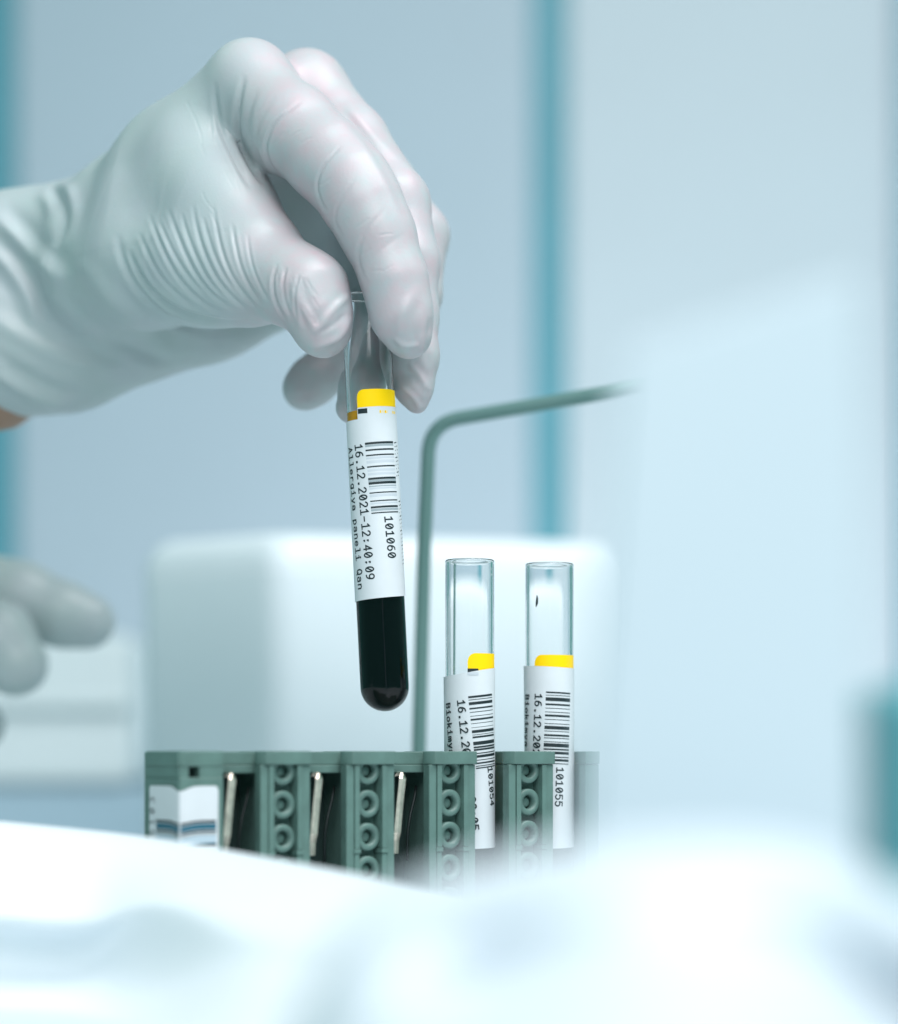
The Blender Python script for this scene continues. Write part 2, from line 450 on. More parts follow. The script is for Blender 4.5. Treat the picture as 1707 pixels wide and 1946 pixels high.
M_bluebar = mat('pale_blue_print', (0.30, 0.48, 0.60), rough=0.5)

# ---------------------------------------------------------------- stroke lettering (own monospaced glyphs, slashed zero)
def arc(cx, cy, rx, ry, a0, a1, n=10):
    return [(cx + rx * math.cos(math.radians(a0 + (a1 - a0) * i / n)), cy + ry * math.sin(math.radians(a0 + (a1 - a0) * i / n))) for i in range(n + 1)]
W, XH = 0.56, 0.68      # glyph width and x-height for cap height 1
G = {
 '0': [arc(.28, .5, .26, .5, 90, 450, 20), [(.12, .22), (.44, .78)]],
 '1': [[(.06, .78), (.30, 1), (.30, 0)], [(.04, 0), (.56, 0)]],
 '2': [arc(.28, .74, .25, .26, 170, -25, 10) + [(.03, 0), (.55, 0)]],
 '3': [arc(.26, .75, .24, .25, 150, -80, 10), arc(.26, .26, .28, .26, 80, -155, 10)],
 '4': [[(.42, 0), (.42, 1), (.02, .3), (.56, .3)]],
 '5': [[(.52, 1), (.08, 1), (.05, .56)] + arc(.27, .32, .28, .32, 110, -150, 12)],
 '6': [[(.46, .98)] + arc(.40, .40, .37, .58, 110, 180, 6) + arc(.28, .3, .26, .3, 180, 530, 16)],
 '8': [arc(.28, .75, .22, .25, 90, 450, 16), arc(.28, .26, .27, .26, 90, 450, 16)],
 '9': [[(.10, .02)] + arc(.16, .60, .37, .58, -70, 0, 6) + arc(.28, .7, .26, .3, 0, 350, 16)],
 '.': [[(.24, .0), (.24, .12), (.34, .12), (.34, 0)]],
 ':': [[(.24, .08), (.24, .2), (.34, .2)], [(.24, .55), (.24, .67), (.34, .67)]],
 '-': [[(.04, .42), (.52, .42)]],
 'B': [[(.04, 0), (.04, 1), (.3, 1)] + arc(.3, .77, .2, .23, 90, -90, 8) + [(.06, .54)], arc(.3, .27, .24, .27, 90, -90, 8) + [(.06, 0)]],
 'i': [[(.08, XH), (.30, XH), (.30, 0)], [(.04, 0), (.56, 0)], [(.26, .88), (.26, .98), (.34, .98)]],
 'o': [arc(.28, .34, .26, .34, 90, 450, 18)],
 'k': [[(.06, 0), (.06, 1)], [(.5, XH), (.09, .28)], [(.2, .4), (.54, 0)]],
 'm': [[(.02, 0), (.02, XH)], arc(.15, .5, .13, .18, 170, 0, 6) + [(.28, 0)], arc(.41, .5, .13, .18, 170, 0, 6) + [(.54, 0)]],
 'y': [[(.04, XH), (.29, .02)], [(.54, XH), (.24, -.22), (.06, -.24)]],
 'a': [arc(.26, .48, .24, .2, 150, 0, 6) + [(.5, 0)], [(.5, .40), (.28, .40)] + arc(.26, .2, .23, .2, 90, 290, 8) + [(.48, .16)]],
 'A': [[(.0, 0), (.28, 1), (.56, 0)], [(.1, .34), (.46, .34)]],
 'l': [[(.1, 1), (.30, 1), (.30, 0)], [(.04, 0), (.56, 0)]],
 'e': [[(.04, .36), (.52, .36)] + arc(.28, .34, .25, .34, 5, 315, 14)],
 'r': [[(.1, 0), (.1, XH)], [(.12, .42)] + arc(.36, .42, .22, .26, 160, 50, 6)],
 'g': [arc(.26, .38, .23, .3, 20, 340, 14), [(.5, XH), (.5, -.1)] + arc(.27, -.08, .23, .18, 0, -150, 6)],
 'p': [[(.06, XH), (.06, -.28)], arc(.29, .34, .23, .34, 160, -160, 14)],
 'n': [[(.06, 0), (.06, XH)], arc(.29, .44, .22, .24, 165, 0, 8) + [(.51, 0)]],
 'Q': [arc(.28, .5, .26, .5, 90, 450, 20), [(.3, .26), (.56, -.1)]],
 ' ': [],
}
def ribbon(pts, w):
    """mitred ribbon of width w round an open polyline"""
    raw = [np.array(p, float) for p in pts]; pts = [raw[0]]; V = []; F = []
    for a, b in zip(raw, raw[1:]):
        k = max(1, int(np.ceil(np.linalg.norm(b - a) / .16)))
        pts += [a + (b - a) * (i + 1) / k for i in range(k)]
    n = len(pts)
    d0 = pts[1] - pts[0]; d1 = pts[-1] - pts[-2]
    pts[0] = pts[0] - d0 / np.linalg.norm(d0) * w * .4; pts[-1] = pts[-1] + d1 / np.linalg.norm(d1) * w * .4
    for i in range(n):
        a = pts[i] - pts[i - 1] if i else pts[1] - pts[0]
        b = pts[i + 1] - pts[i] if i < n - 1 else a
        a = a / np.linalg.norm(a); b = b / np.linalg.norm(b)
        na = np.array([-a[1], a[0]]); nb = np.array([-b[1], b[0]])
        m = na + nb; l = np.linalg.norm(m); m = m / l if l > .3 else na
        s = min(1.0 / max(m.dot(na), .45), 1.8)
        V += [tuple(pts[i] + m * w / 2 * s), tuple(pts[i] - m * w / 2 * s)]
    for i in range(n - 1): F.append((2 * i + 1, 2 * i + 3, 2 * i + 2, 2 * i))
    return V, F
def glyph_polys(ch, w):
    return [(*ribbon(s, w), 0.004 * i) for i, s in enumerate(G[ch])]
rack_label()

# fittings in the open bays: top bar on the back wall, steel spring clip, dark wire spring
def bay(x0, clip=True):
    w = PIT - PW
    bm = bmesh.new(); box(bm, x0 - 3.2, x0 + w + 3.2, 6.2, TH - 2.1, H - 3.5, H - .15)
    bm_obj('top_bar', bm, M_rack, rack, bevel=.25) if clip else bm.free()
    if clip:
        bm = bmesh.new(); box(bm, x0 - 3.0, x0 + w + 3.0, 5.6, 8.2, H - 5.6, H - 3.53)
        bm_obj('bar_lip', bm, M_rack, rack, bevel=.25)
        # deep shade of the bay, painted with an added dark sheet
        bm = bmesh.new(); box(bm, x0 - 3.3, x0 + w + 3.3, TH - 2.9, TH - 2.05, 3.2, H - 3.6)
        bm_obj('shade_sheet', bm, M_rackshade, rack)
        # steel clip: bent strip leaning, with folded top
        xc = x0 + 3.1; 
        path = [(xc + .55, 4.9, zl(1475)), (xc + .75, 4.2, zl(1468)), (xc + .95, 3.2, zl(1469.5)), (xc + .75, 2.9, zl(1480)), (xc + .25, 3.2, zl(1520)), (xc - .2, 3.4, zl(1560)), (xc - .45, 3.5, zl(1584)), (xc - .4, 4.3, zl(1600)), (xc - .4, 4.6, zl(1625))]
        V, F = [], []
        for i, (x, y, z) in enumerate(path):
            hw = .95 if i < 7 else .8
            if i == 2: hw = .6
            V += [(x - hw, y, z), (x - hw * .25, y - .35, z), (x + hw, y, z - (.6 if i in (1, 2) else 0))]
        for i in range(len(path) - 1):
            for k in range(2): F.append((3 * i + k, 3 * i + k + 1, 3 * i + 4 + k, 3 * i + 3 + k))
        o = mesh_obj('spring_clip', V, F, M_clip, rack, False)
        s = o.modifiers.new('t', 'SOLIDIFY'); s.thickness = .3 * S; s.offset = 0
    pts = [(x0 + w + 1.2, 9, zl(1495)), (x0 + w + .3, 8.6, zl(1520)), (x0 + w - 1.2, 8, zl(1550)), (x0 + w - 2.2, 7.6, zl(1578)), (x0 + w - 2.5, 7.5, zl(1600)), (x0 + w - 2.5, 7.6, zl(1640))]
    V, F = tube_path(pts, .4, 8)
    mesh_obj('wire_spring', V, F, M_wire, rack, True)
bay(BW); bay(xs[0] + PW); bay(xs[1] + PW)
def bay_bar(x0):
    w = PIT - PW
    bm = bmesh.new(); box(bm, x0 - 3.2, x0 + w + 3.2, 18.0, TH - 2.1, H - 5.4, H - .15)
    bm_obj('top_bar', bm, M_rack, rack, bevel=.25)
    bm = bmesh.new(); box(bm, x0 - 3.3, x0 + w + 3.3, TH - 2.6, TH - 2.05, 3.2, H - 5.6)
    bm_obj('shade_sheet', bm, M_rackshade, rack)  # added dark sheet, paints the shade behind the tube
bay_bar(xs[2] + PW); bay_bar(xs[3] + PW)
# far end block
xe = xs[3] + PW + (PIT - PW)
bm = bmesh.new(); prism(bm, [(0, .5), (4.6, .5), (4.6, TH - 2.05), (2.6, TH - 2.05), (2.6, 6), (0, 3.6)], 3, H - 3.5)
for v in bm.verts: v.co.x += xe
bm_obj('end_block', bm, M_rack, rack, bevel=.3)
bm = bmesh.new(); prism(bm, [(-.1, .2), (4.7, .2), (4.7, TH - 2.1), (2.5, TH - 2.1), (2.5, 6), (-.1, 3.7)], H - 3.47, H)
for v in bm.verts: v.co.x += xe
bm_obj('cap', bm, M_rack, rack, bevel=.3)

# ---------------------------------------------------------------- test tubes
RG, RL = 6.55, 6.80          # glass radius, radius of the rolled-on label
def cyl(th, z, r): return (r * math.sin(th), -r * math.cos(th), z)
def glass_tube(length, root):
    ro, ri = RG, RG - 0.80
    prof = []
    for k in range(13):
        a = -math.pi / 2 + k / 12 * math.pi / 2; prof.append((ro * math.cos(a) if k else 0, ro + ro * math.sin(a)))
    prof += [(ro, length * .3), (ro, length * .6), (ro, length - 1.0), (ro + .05, length - .7), (ro + .02, length - .25), (ro - .3, length), (ri + .3, length), (ri + .02, length - .3), (ri, length - .8), (ri, length * .6), (ri, length * .3)]
    for k in range(13):
        a = -k / 12 * math.pi / 2; prof.append((ri * math.cos(a) if k < 12 else 0, ro + ri * math.sin(a)))
    V, F = lathe(prof, 72)
    return mesh_obj('glass_tube', V, F, M_glass, root, True)
def liquid(name, z0, z1, m, root, r=RG - 0.74, bottom=True, parent=None):
    prof = []
    if bottom:
        for k in range(13):
            a = -math.pi / 2 + k / 12 * math.pi / 2; prof.append((r * math.cos(a) if k else 0, RG + r * math.sin(a)))
    else: prof += [(0, z0), (r, z0)]
    prof += [(r, z0 + (z1 - z0) * .5), (r, z1 - .2), (r - .5, z1), (0, z1)]
    V, F = lathe(prof, 56)
    return mesh_obj(name, V, F, m, root, True)
class Lab:
    """lettering frame on a tube: s along the circumference (mm, 0 faces the viewer), t down the tube, sheared by skew"""
    def __init__(self, root, R, z0, skew):
        self.root, self.R, self.z0, self.k = root, R, z0, skew
    def pt(self, s, t, off=0.0):
        # rotate by skew about (0,0) of the frame
        c, sn = math.cos(self.k), math.sin(self.k)
        s2, t2 = s * c + t * sn, -s * sn + t * c
        return cyl(s2 / self.R, self.z0 - t2, self.R + off)
    def sheet(self, name, s0, s1, ft0, ft1, m, off, parent, n=36, nt=1):
        V, F = [], []
        for i in range(n + 1):
            s = s0 + (s1 - s0) * i / n
            for j in range(nt + 1):
                t = ft0(s) + (ft1(s) - ft0(s)) * j / nt; V.append(self.pt(s, t, off))
        k = nt + 1
        for i in range(n):
            for j in range(nt): F.append((i * k + j, i * k + j + 1, (i + 1) * k + j + 1, (i + 1) * k + j))
        return mesh_obj(name, V, F, m, parent, True)
    def text(self, txt, s, t, cap, pitch, wgt, parent, m=None, name='lettering', off=.035):
        V, F = [], []
        for i, ch in enumerate(txt):
            for vs, fs, lay in glyph_polys(ch, wgt):
                n0 = len(V)
                for u, v in vs: V.append(self.pt(s + v * cap, t + i * pitch + u * pitch * 1.22, off + lay))
                F += [[k + n0 for k in f] for f in fs]
        return mesh_obj(name, V, F, m or M_ink, parent, False)
    def bars(self, lst, s0, s1, parent, off=.03):
        for m in set(b[2] for b in lst):
            V, F = [], []
            for t, h, mm in lst:
                if mm is not m: continue
                n0 = len(V); n = 16
                for i in range(n + 1):
                    s = s0 + (s1 - s0) * i / n
                    V += [self.pt(s, t - h / 2, off), self.pt(s, t + h / 2, off)]
                F += [(n0 + 2 * i, n0 + 2 * i + 1, n0 + 2 * i + 3, n0 + 2 * i + 2) for i in range(n)]
            mesh_obj('barcode', V, F, m, parent, False)
def rounded(s, s0, r):           # drop of an edge near a rounded corner at s0
    e = s - s0
    return r - math.sqrt(max(0, r * r - (r - e) ** 2)) if e < r else 0.0

# --- the held tube
PHI = math.atan(0.0495)
base = P(733.5, 1352, 0)
held = empty('test_tube', base, (0, -PHI, 0))
tag(held, 'test tube of dark blood held up between gloved fingers above the rack', 'test tube', 'labelled test tubes')
glass_tube(112.0, held)
def hz(py): return (1352 - py) * K / math.cos(PHI)
liquid('blood', 0, hz(1095), M_blood, held)
liquid('plasma', hz(1095) + .1, hz(782), M_plasma, held, bottom=False, r=RG - 0.74)
lab = Lab(held, RL, hz(846), math.radians(2.6))
def hs(px, py, R=RL):           # arc length on the tube for a photo point
    ax = 698.5 + (py - 700) * .0495
    return R * math.asin(max(-.999, min(.999, (px - ax) * K / R)))
ys0, ys1 = hs(677.5, 770, RG + .06), 10.5
yl = Lab(held, RG + .06, hz(745.5), 0)
yb_ = yl.sheet('yellow_band', ys0, ys1, lambda s: rounded(s, ys0, 2.0), lambda s: 5.4, M_yel, 0, held, 60)
kl = Lab(held, RL + .02, hz(780), 0)
lb = Lab(held, RL, hz(779), math.radians(1.0))
def top_t(s): return 0.0 if s > hs(678, 790) else 3.0
paper = Lab(held, RL, hz(779), 0)
V, F = [], []
ss = [-11.5, -9, -7, -5.5, -4.5, -3.6, -3.0, hs(678, 790) - .02, hs(678, 790), -1.5, 0, 1.5, 3, 4.5, 6, 7.5, 9, 10.5, 12]
bot0 = hz(779) - hz(1139)
pl = []
fine = sorted(set([round(x, 3) for x in np.linspace(-11.5, 12, 70)] + [hs(678, 790) - .02, hs(678, 790)]))
for s in fine:
    pl.append((s, top_t(s) - s * .02, bot0 - s * .055))
for s, a, b in pl:
    for j in range(9): V.append(paper.pt(s, a + (b - a) * j / 8, 0.0))
for i in range(len(pl) - 1):
    for j in range(8): F.append((i * 9 + j, i * 9 + j + 1, i * 9 + j + 10, i * 9 + j + 9))
plab = mesh_obj('paper_label', V, F, M_paper, held, True)
kl.sheet('black_mark', hs(679, 787), hs(697, 787), lambda s: 0.25, lambda s: 1.55, M_ink, .02, plab, 6)
# faint yellow printing at the label top
V, F = [], []
for k, (a, b) in enumerate([(0, .5), (.9, 1.1), (1.5, 2.1), (2.4, 2.5), (4.3, 4.6), (5.0, 5.5), (5.8, 6.0)]):
    n0 = len(V)
    for s in (hs(720, 790) + a, hs(720, 790) + b):
        for t in (.9, 1.6): V.append(kl.pt(s, t, .02))
    F.append((n0, n0 + 1, n0 + 3, n0 + 2))
mesh_obj('yellow_print', V, F, M_yel, plab)
def hb(z): return (z - 600) / 4.865 * K + .25
B3 = [(600, 20, M_ink), (622, 18, M_grey), (662, 15, M_ink), (710, 13, M_ink), (735, 16, M_pale), (770, 24, M_pale), (815, 13, M_ink), (848, 20, M_pale), (882, 20, M_pale),
      (925, 19, M_ink), (946, 18, M_grey), (967, 22, M_ink), (995, 10, M_grey), (1015, 12, M_pale), (1055, 11, M_ink), (1080, 22, M_pale), (1130, 11, M_ink), (1152, 12, M_pale), (1187, 18, M_ink), (1212, 20, M_grey), (1240, 11, M_ink)]
lab.bars([(hb(z), h / 4.865 * K, m) for z, h, m in B3], hs(692, 842), hs(692, 842) + 8.4, plab)
pit = 13.62 * K
lab.text('16.12.2021-12:40:09', hs(673.5, 850), 0.2, 2.25, pit, .165, plab)
lab.text('Allergiya paneli Qan', hs(673.5, 850) - 3.35, 0.5, 2.05, pit, .165, plab)
lab.text('101060', hs(692, 842) + 3.5, (988 - 846) * K, 2.3, 13.6 * K, .17, plab)
# printing that runs round the far side, seen edge on: short strokes
V, F = [], []
for k in range(34):
    if 9 < k < 16: continue
    n0 = len(V); t = .3 + k * .98; s0 = hs(692, 842) + 8.9 + (k * 7 % 3) * .15
    for s, dt in ((s0, 0), (s0 + 1.3 + (k % 4) * .2, -.25)):
        V += [lab.pt(s, t + dt, .035), lab.pt(s, t + dt + .28, .035)]
    F.append((n0, n0 + 1, n0 + 3, n0 + 2))
mesh_obj('printed_row', V, F, M_ink, plab)

# --- the two standing tubes
def standing(pxc, ytop, y, skew, date_px, bio_px, bar_px, num, num_py, date, bar_t0, yel, toplab, bars, rightlim, label, tilt=0.0, yellow_rows=None, num_s=None):
    f = (D + y) / D
    top = P(pxc, ytop, y)
    length = top[2] - (TZ + 3.2)
    r = empty('test_tube', (top[0], y, TZ + 3.2), (0, tilt, 0))
    tag(r, label, 'test tube', 'labelled test tubes')
    glass_tube(length, r)
    liquid('blood', 0, length * .33, M_blood, r)
    liquid('plasma', length * .33 + .1, length * .5, M_plasma, r, bottom=False, r=RG - 0.74)
    z_of = lambda py: length - (py - ytop) * K * f
    sof = lambda px, R=RL: R * math.asin(max(-.999, min(.999, (px - pxc) * K * f / R)))
    a, b, rr = yel
    s0 = sof(a, RG + .06)
    yl = Lab(r, RG + .06, z_of(b), 0)
    yl.sheet('yellow_band', s0, rightlim + .3, lambda s: rounded(s, s0, 2.2), lambda s: 6.5, M_yel, 0, r, 50)
    t_l, t_r = toplab        # label top rows at the left and right limb
    lab = Lab(r, RL, z_of(bar_t0), skew)
    pap = Lab(r, RL, z_of(t_l), 0)
    n = 48; V, F = [], []
    zb = z_of(1612); sl, sr = -13.5, 12.5
    for i in range(n + 1):
        s = sl + (sr - sl) * i / n
        q = (math.sin(max(-1.57, min(1.57, s / RL))) + 1) / 2
        ta = (t_r - t_l) * K * f * q
        tb = z_of(t_l) - zb - s * .03
        lift = 0.25 * max(0, -math.sin(max(-1.57, min(1.57, s / RL)))) 
        for j in range(13):
            q2 = j / 12
            V.append(pap.pt(s, ta + (tb - ta) * q2, lift * (1 - q2) ** 2))
    for i in range(n):
        for j in range(12): F.append((i * 13 + j, i * 13 + j + 1, i * 13 + j + 14, i * 13 + j + 13))
    pl = mesh_obj('paper_label', V, F, M_paper, r, True)
    pit = 13.1 * K * f
    lab.text(date, sof(date_px), .6, 1.95, pit, .17, pl, off=.2 if skew else .05)
    lab.text('Biokimya', sof(bio_px), .9, 1.75, 12.6 * K * f, .18, pl, off=.32)
    lab.bars([(t * K * f / 4.865, h * 1.18 * K * f / 4.865, M_ink) for t, h in bars], sof(bar_px), sof(bar_px) + 7.6, pl, off=.05)
    lab.text(num, num_s, (num_py - bar_t0) * K * f, 2.0, 12.7 * K * f, .17, pl, off=.05)
    return r, pl, pap, sof, z_of
bars1 = [(0, 16), (26, 5), (60, 22), (106, 12), (140, 5), (176, 4), (208, 14), (244, 4), (281, 3), (318, 22), (348, 4), (370, 14), (427, 27), (463, 13), (486, 14), (520, 8), (548, 20), (582, 6), (610, 12), (636, 6), (655, 9)]
r1, pl1, pp1, sf1, zf1 = standing(893, 1064, 0.0, math.radians(6.3), 869.5, 849.5, 889.5, '101054', 1462, '16.12.2021-12:38:05', 1326, (888.5, 1243, 0), (1287, 1270), bars1, 9.5,
    'clear topped test tube numbered 101054, left of the two standing in the rack', num_s=3.2)
Lab(r1, RG + .12, zf1(1272), 0).sheet('black_mark', sf1(888.5), sf1(909), lambda s: 0, lambda s: 1.6, M_ink, 0, r1, 6)
Lab(r1, RL, zf1(1277), 0).sheet('print_mark', sf1(888.5), sf1(909), lambda s: .3, lambda s: 1.0, M_pale, .12, pl1, 6)
bars2 = [(0, 12), (26, 5), (62, 28), (110, 14), (145, 5), (180, 5), (212, 16), (248, 5), (286, 5), (322, 26), (355, 5), (392, 15), (418, 6), (452, 5), (482, 28), (520, 12), (552, 20), (590, 8), (618, 18), (650, 6)]
r2, pl2, pp2, sf2, zf2 = standing(1044.5, 1071, 13.0, math.radians(-2.4), 1017, 1000.5, 1036, '101055', 1458, '16.12.2021-12:38:40', 1317, (1015, 1246, 0), (1266, 1271), bars2, 9.5,
    'clear topped test tube numbered 101055, the right one in the rack, with a dark fleck', num_s=2.6)
Lab(r2, RL, zf2(1273), 0).sheet('print_mark', sf2(1014), sf2(1031), lambda s: .1, lambda s: 1.7, M_pale, .06, pl2, 6)
# dark fleck dried inside the right tube
V, F = tube_path([P(1013 + 1.6, 1133, 0) * 0 + np.array(cyl(-.72 + a, zf2(py), RG - 1.15)) for a, py in ((.035, 1133), (.045, 1140), (.025, 1148), (-.03, 1155))], [.12, .28, .3, .1], 8)
mesh_obj('fleck', V, F, M_ink, r2, True)

# ---------------------------------------------------------------- gloved hands: signed distance field -> surface net
def seg(a, b, ra, rb): return (np.array(a, float), np.array(b, float), ra, rb)
def sd_cone(X, Y, Z, p):
    a, b, ra, rb = p
    d = b - a; L2 = float(d.dot(d)) + 1e-9
    px, py, pz = X - a[0], Y - a[1], Z - a[2]
    t = np.clip((px * d[0] + py * d[1] + pz * d[2]) / L2, 0, 1)
    return np.sqrt((px - t * d[0]) ** 2 + (py - t * d[1]) ** 2 + (pz - t * d[2]) ** 2) - (ra + (rb - ra) * t)
def smin(a, b, k):
    h = np.maximum(k - np.abs(a - b), 0) / k
    return np.minimum(a, b) - h * h * k * .25
def field(groups, lo, hi, h):
    xs_, ys_, zs_ = [np.arange(lo[i], hi[i] + h, h, dtype=np.float32) for i in range(3)]
    shp = (len(xs_), len(ys_), len(zs_))
    def build(prims, k):
        f = np.full(shp, 16.0, np.float32)
        for p in prims:
            m = 15.9
            r = max(p[2], p[3]) + m
            l = np.minimum(p[0], p[1]) - r; u = np.maximum(p[0], p[1]) + r
            sl = []
            for ax, lo_, hi_ in zip((xs_, ys_, zs_), l, u):
                sl.append(slice(int(np.searchsorted(ax, lo_)), int(np.searchsorted(ax, hi_))))
            if any(s.stop <= s.start for s in sl): continue
            sl = tuple(sl)
            X, Y, Z = xs_[sl[0]][:, None, None], ys_[sl[1]][None, :, None], zs_[sl[2]][None, None, :]
            f[sl] = smin(f[sl], np.minimum(sd_cone(X, Y, Z, p), 16.0).astype(np.float32), k)
        return f
    palm = build(groups['palm'], groups.get('palm_k', 9.0))
    out = palm.copy()
    for prims, k, kj in groups['fingers']:
        f = smin(build(prims, k), palm, kj)
        out = smin(out, f, 1.2)
    return out, (xs_, ys_, zs_)
def surface_net(f, axes, h):
    ins = f < 0
    c = np.zeros(tuple(n - 1 for n in f.shape), np.int8)
    for i in (0, 1):
        for j in (0, 1):
            for k in (0, 1):
                c += ins[i:f.shape[0] - 1 + i, j:f.shape[1] - 1 + j, k:f.shape[2] - 1 + k]
    act = (c > 0) & (c < 8)
    I, J, Kk = np.nonzero(act)
    idx = np.full(act.shape, -1, np.int64); idx[I, J, Kk] = np.arange(len(I))
    acc = np.zeros((len(I), 3)); cnt = np.zeros(len(I))
    cor = [(i, j, k) for i in (0, 1) for j in (0, 1) for k in (0, 1)]
    for a in range(8):
        for b in range(a + 1, 8):
            da = np.array(cor[b]) - np.array(cor[a])
            if np.abs(da).sum() != 1: continue
            va = f[I + cor[a][0], J + cor[a][1], Kk + cor[a][2]]; vb = f[I + cor[b][0], J + cor[b][1], Kk + cor[b][2]]
            m = (va < 0) != (vb < 0)
            t = np.where(m, va / np.where(m, va - vb, 1), 0)
            p = np.array(cor[a])[None] + t[:, None] * da[None]
            acc[m] += p[m]; cnt[m] += 1
    pos = acc / cnt[:, None] + np.stack([I, J, Kk], 1)
    V = pos * h + np.array([axes[0][0], axes[1][0], axes[2][0]])
    F = []
    for ax in range(3):
        s0 = [slice(None)] * 3; s1 = [slice(None)] * 3
        s0[ax] = slice(0, -1); s1[ax] = slice(1, None)
        A, B = ins[tuple(s0)], ins[tuple(s1)]
        for flip, msk in ((False, A & ~B), (True, B & ~A)):
            i, j, k = np.nonzero(msk); p = [i, j, k]
            o1, o2 = [(1, 2), (2, 0), (0, 1)][ax]
            ok = (p[o1] > 0) & (p[o2] > 0) & (p[o1] < act.shape[o1]) & (p[o2] < act.shape[o2])
            p = [q[ok] for q in p]
            def get(d1, d2):
                q = [p[0].copy(), p[1].copy(), p[2].copy()]; q[o1] -= d1; q[o2] -= d2
                return idx[q[0], q[1], q[2]]
            quad = np.stack([get(1, 1), get(0, 1), get(0, 0), get(1, 0)], 1)
            if flip: quad = quad[:, ::-1]
            F.append(quad)
    F = np.concatenate(F); F = F[(F >= 0).all(1)]
    return V, F
def smooth_mesh(V, F, it=6):
    E = np.concatenate([F[:, [0, 1]], F[:, [1, 2]], F[:, [2, 3]], F[:, [3, 0]]])
    n = len(V); deg = np.bincount(E.ravel(), minlength=n).astype(float)[:, None]
    for k in range(it):
        for lam in (.55, -.57):
            acc = np.zeros_like(V)
            for c in range(3):
                acc[:, c] = np.bincount(E[:, 0], V[E[:, 1], c], n) + np.bincount(E[:, 1], V[E[:, 0], c], n)
            V = V + lam * (acc / deg - V)
    return V
def hand_mesh(name, groups, h, lo, hi, strokes, matl, parent, origin):
    f, axes = field(groups, lo, hi, h)
    V, F = surface_net(f, axes, h); del f
    V = smooth_mesh(V, F, 5)
    me = bpy.data.meshes.new(name + '_raw')
    me.from_pydata(V.tolist(), [], F.tolist()); me.update()
    tmp = bpy.data.objects.new('tmp', me); C.objects.link(tmp)
    if strokes:
        sm = tmp.modifiers.new('s', 'SUBSURF'); sm.levels = sm.render_levels = 1
    dg = bpy.context.evaluated_depsgraph_get()
    me2 = bpy.data.meshes.new_from_object(tmp.evaluated_get(dg))
    bpy.data.objects.remove(tmp); bpy.data.meshes.remove(me)
    n = len(me2.vertices)
    co = np.empty(n * 3); me2.vertices.foreach_get('co', co); co = co.reshape(-1, 3)
    no = np.empty(n * 3); me2.vertex_normals.foreach_get('vector', no); no = no.reshape(-1, 3)
    if strokes:
        fs = D / (D + co[:, 1])
        qx = 853.5 + co[:, 0] / K * fs; qy = EYE - co[:, 2] / K * fs
        view = np.stack([co[:, 0], co[:, 1] + D, co[:, 2]], 1); view /= np.linalg.norm(view, axis=1)[:, None]
        facing = np.clip(-(view * no).sum(1) * 3.0, 0, 1)
        disp = np.zeros(n)
        for pts, w, dep, ymax, rid in strokes:
            pts = np.array(pts, float)
            # smooth the polyline
            for _ in range(2):
                q = [pts[0]]
                for a, b in zip(pts, pts[1:]): q += [a * .75 + b * .25, a * .25 + b * .75]
                q.append(pts[-1]); pts = np.array(q)
            lo2, hi2 = pts.min(0) - 6 * w, pts.max(0) + 6 * w
            sel = np.nonzero((qx > lo2[0]) & (qx < hi2[0]) & (qy > lo2[1]) & (qy < hi2[1]) & (facing > 0) & (co[:, 1] < ymax))[0]
            if not len(sel): continue
            X, Y = qx[sel], qy[sel]
            best = np.full(len(sel), 1e9); tt = np.zeros(len(sel))
            sgn = np.zeros(len(sel))
            m = len(pts) - 1
            for i in range(m):
                a, b = pts[i], pts[i + 1]; d = b - a; L2 = d.dot(d)
                t = np.clip(((X - a[0]) * d[0] + (Y - a[1]) * d[1]) / L2, 0, 1)
                ex, ey = X - a[0] - t * d[0], Y - a[1] - t * d[1]
                r = np.sqrt(ex * ex + ey * ey)
                mk = r < best
                best[mk] = r[mk]; tt[mk] = (i + t[mk]) / m; sgn[mk] = np.sign(d[0] * ey - d[1] * ex)[mk]
            fade = np.clip(np.minimum(tt, 1 - tt) * 3.2, 0, 1); fade = fade * fade * (3 - 2 * fade)
            g = -np.exp(-(best / w) ** 2) + rid * np.exp(-((best - 1.9 * w) / (1.1 * w)) ** 2)
            disp[sel] += dep * (.8 if w < 5 else .9) * g * fade * facing[sel]
        co = co + no * disp[:, None]
    if strokes:
        e = np.clip((qx - 370) / 190, 0, 1); e = e * e * (3 - 2 * e) * np.clip((62 - co[:, 1]) / 22, 0, 1)  # rear fingers lose the tint: greener bounce light put into their colour
        me2.attributes.new('stretch', 'FLOAT', 'POINT').data.foreach_set('value', e.astype(np.float32))
    co = (co - origin) * S
    me2.vertices.foreach_set('co', co.ravel()); me2.update(); me2.name = name
    o = bpy.data.objects.new(name, me2); C.objects.link(o); me2.materials.append(matl); o.parent = parent
    me2.polygons.foreach_set('use_smooth', [True] * len(me2.polygons))
    return o
def chain(pts):
    """pts: (px, py, y, radius in px of the photo)"""
    out = []
    q = [(P(a, b, y), r * K * (D + y) / D) for a, b, y, r in pts]
    for (p0, r0), (p1, r1) in zip(q, q[1:]): out.append(seg(p0, p1, r0, r1))
    return out

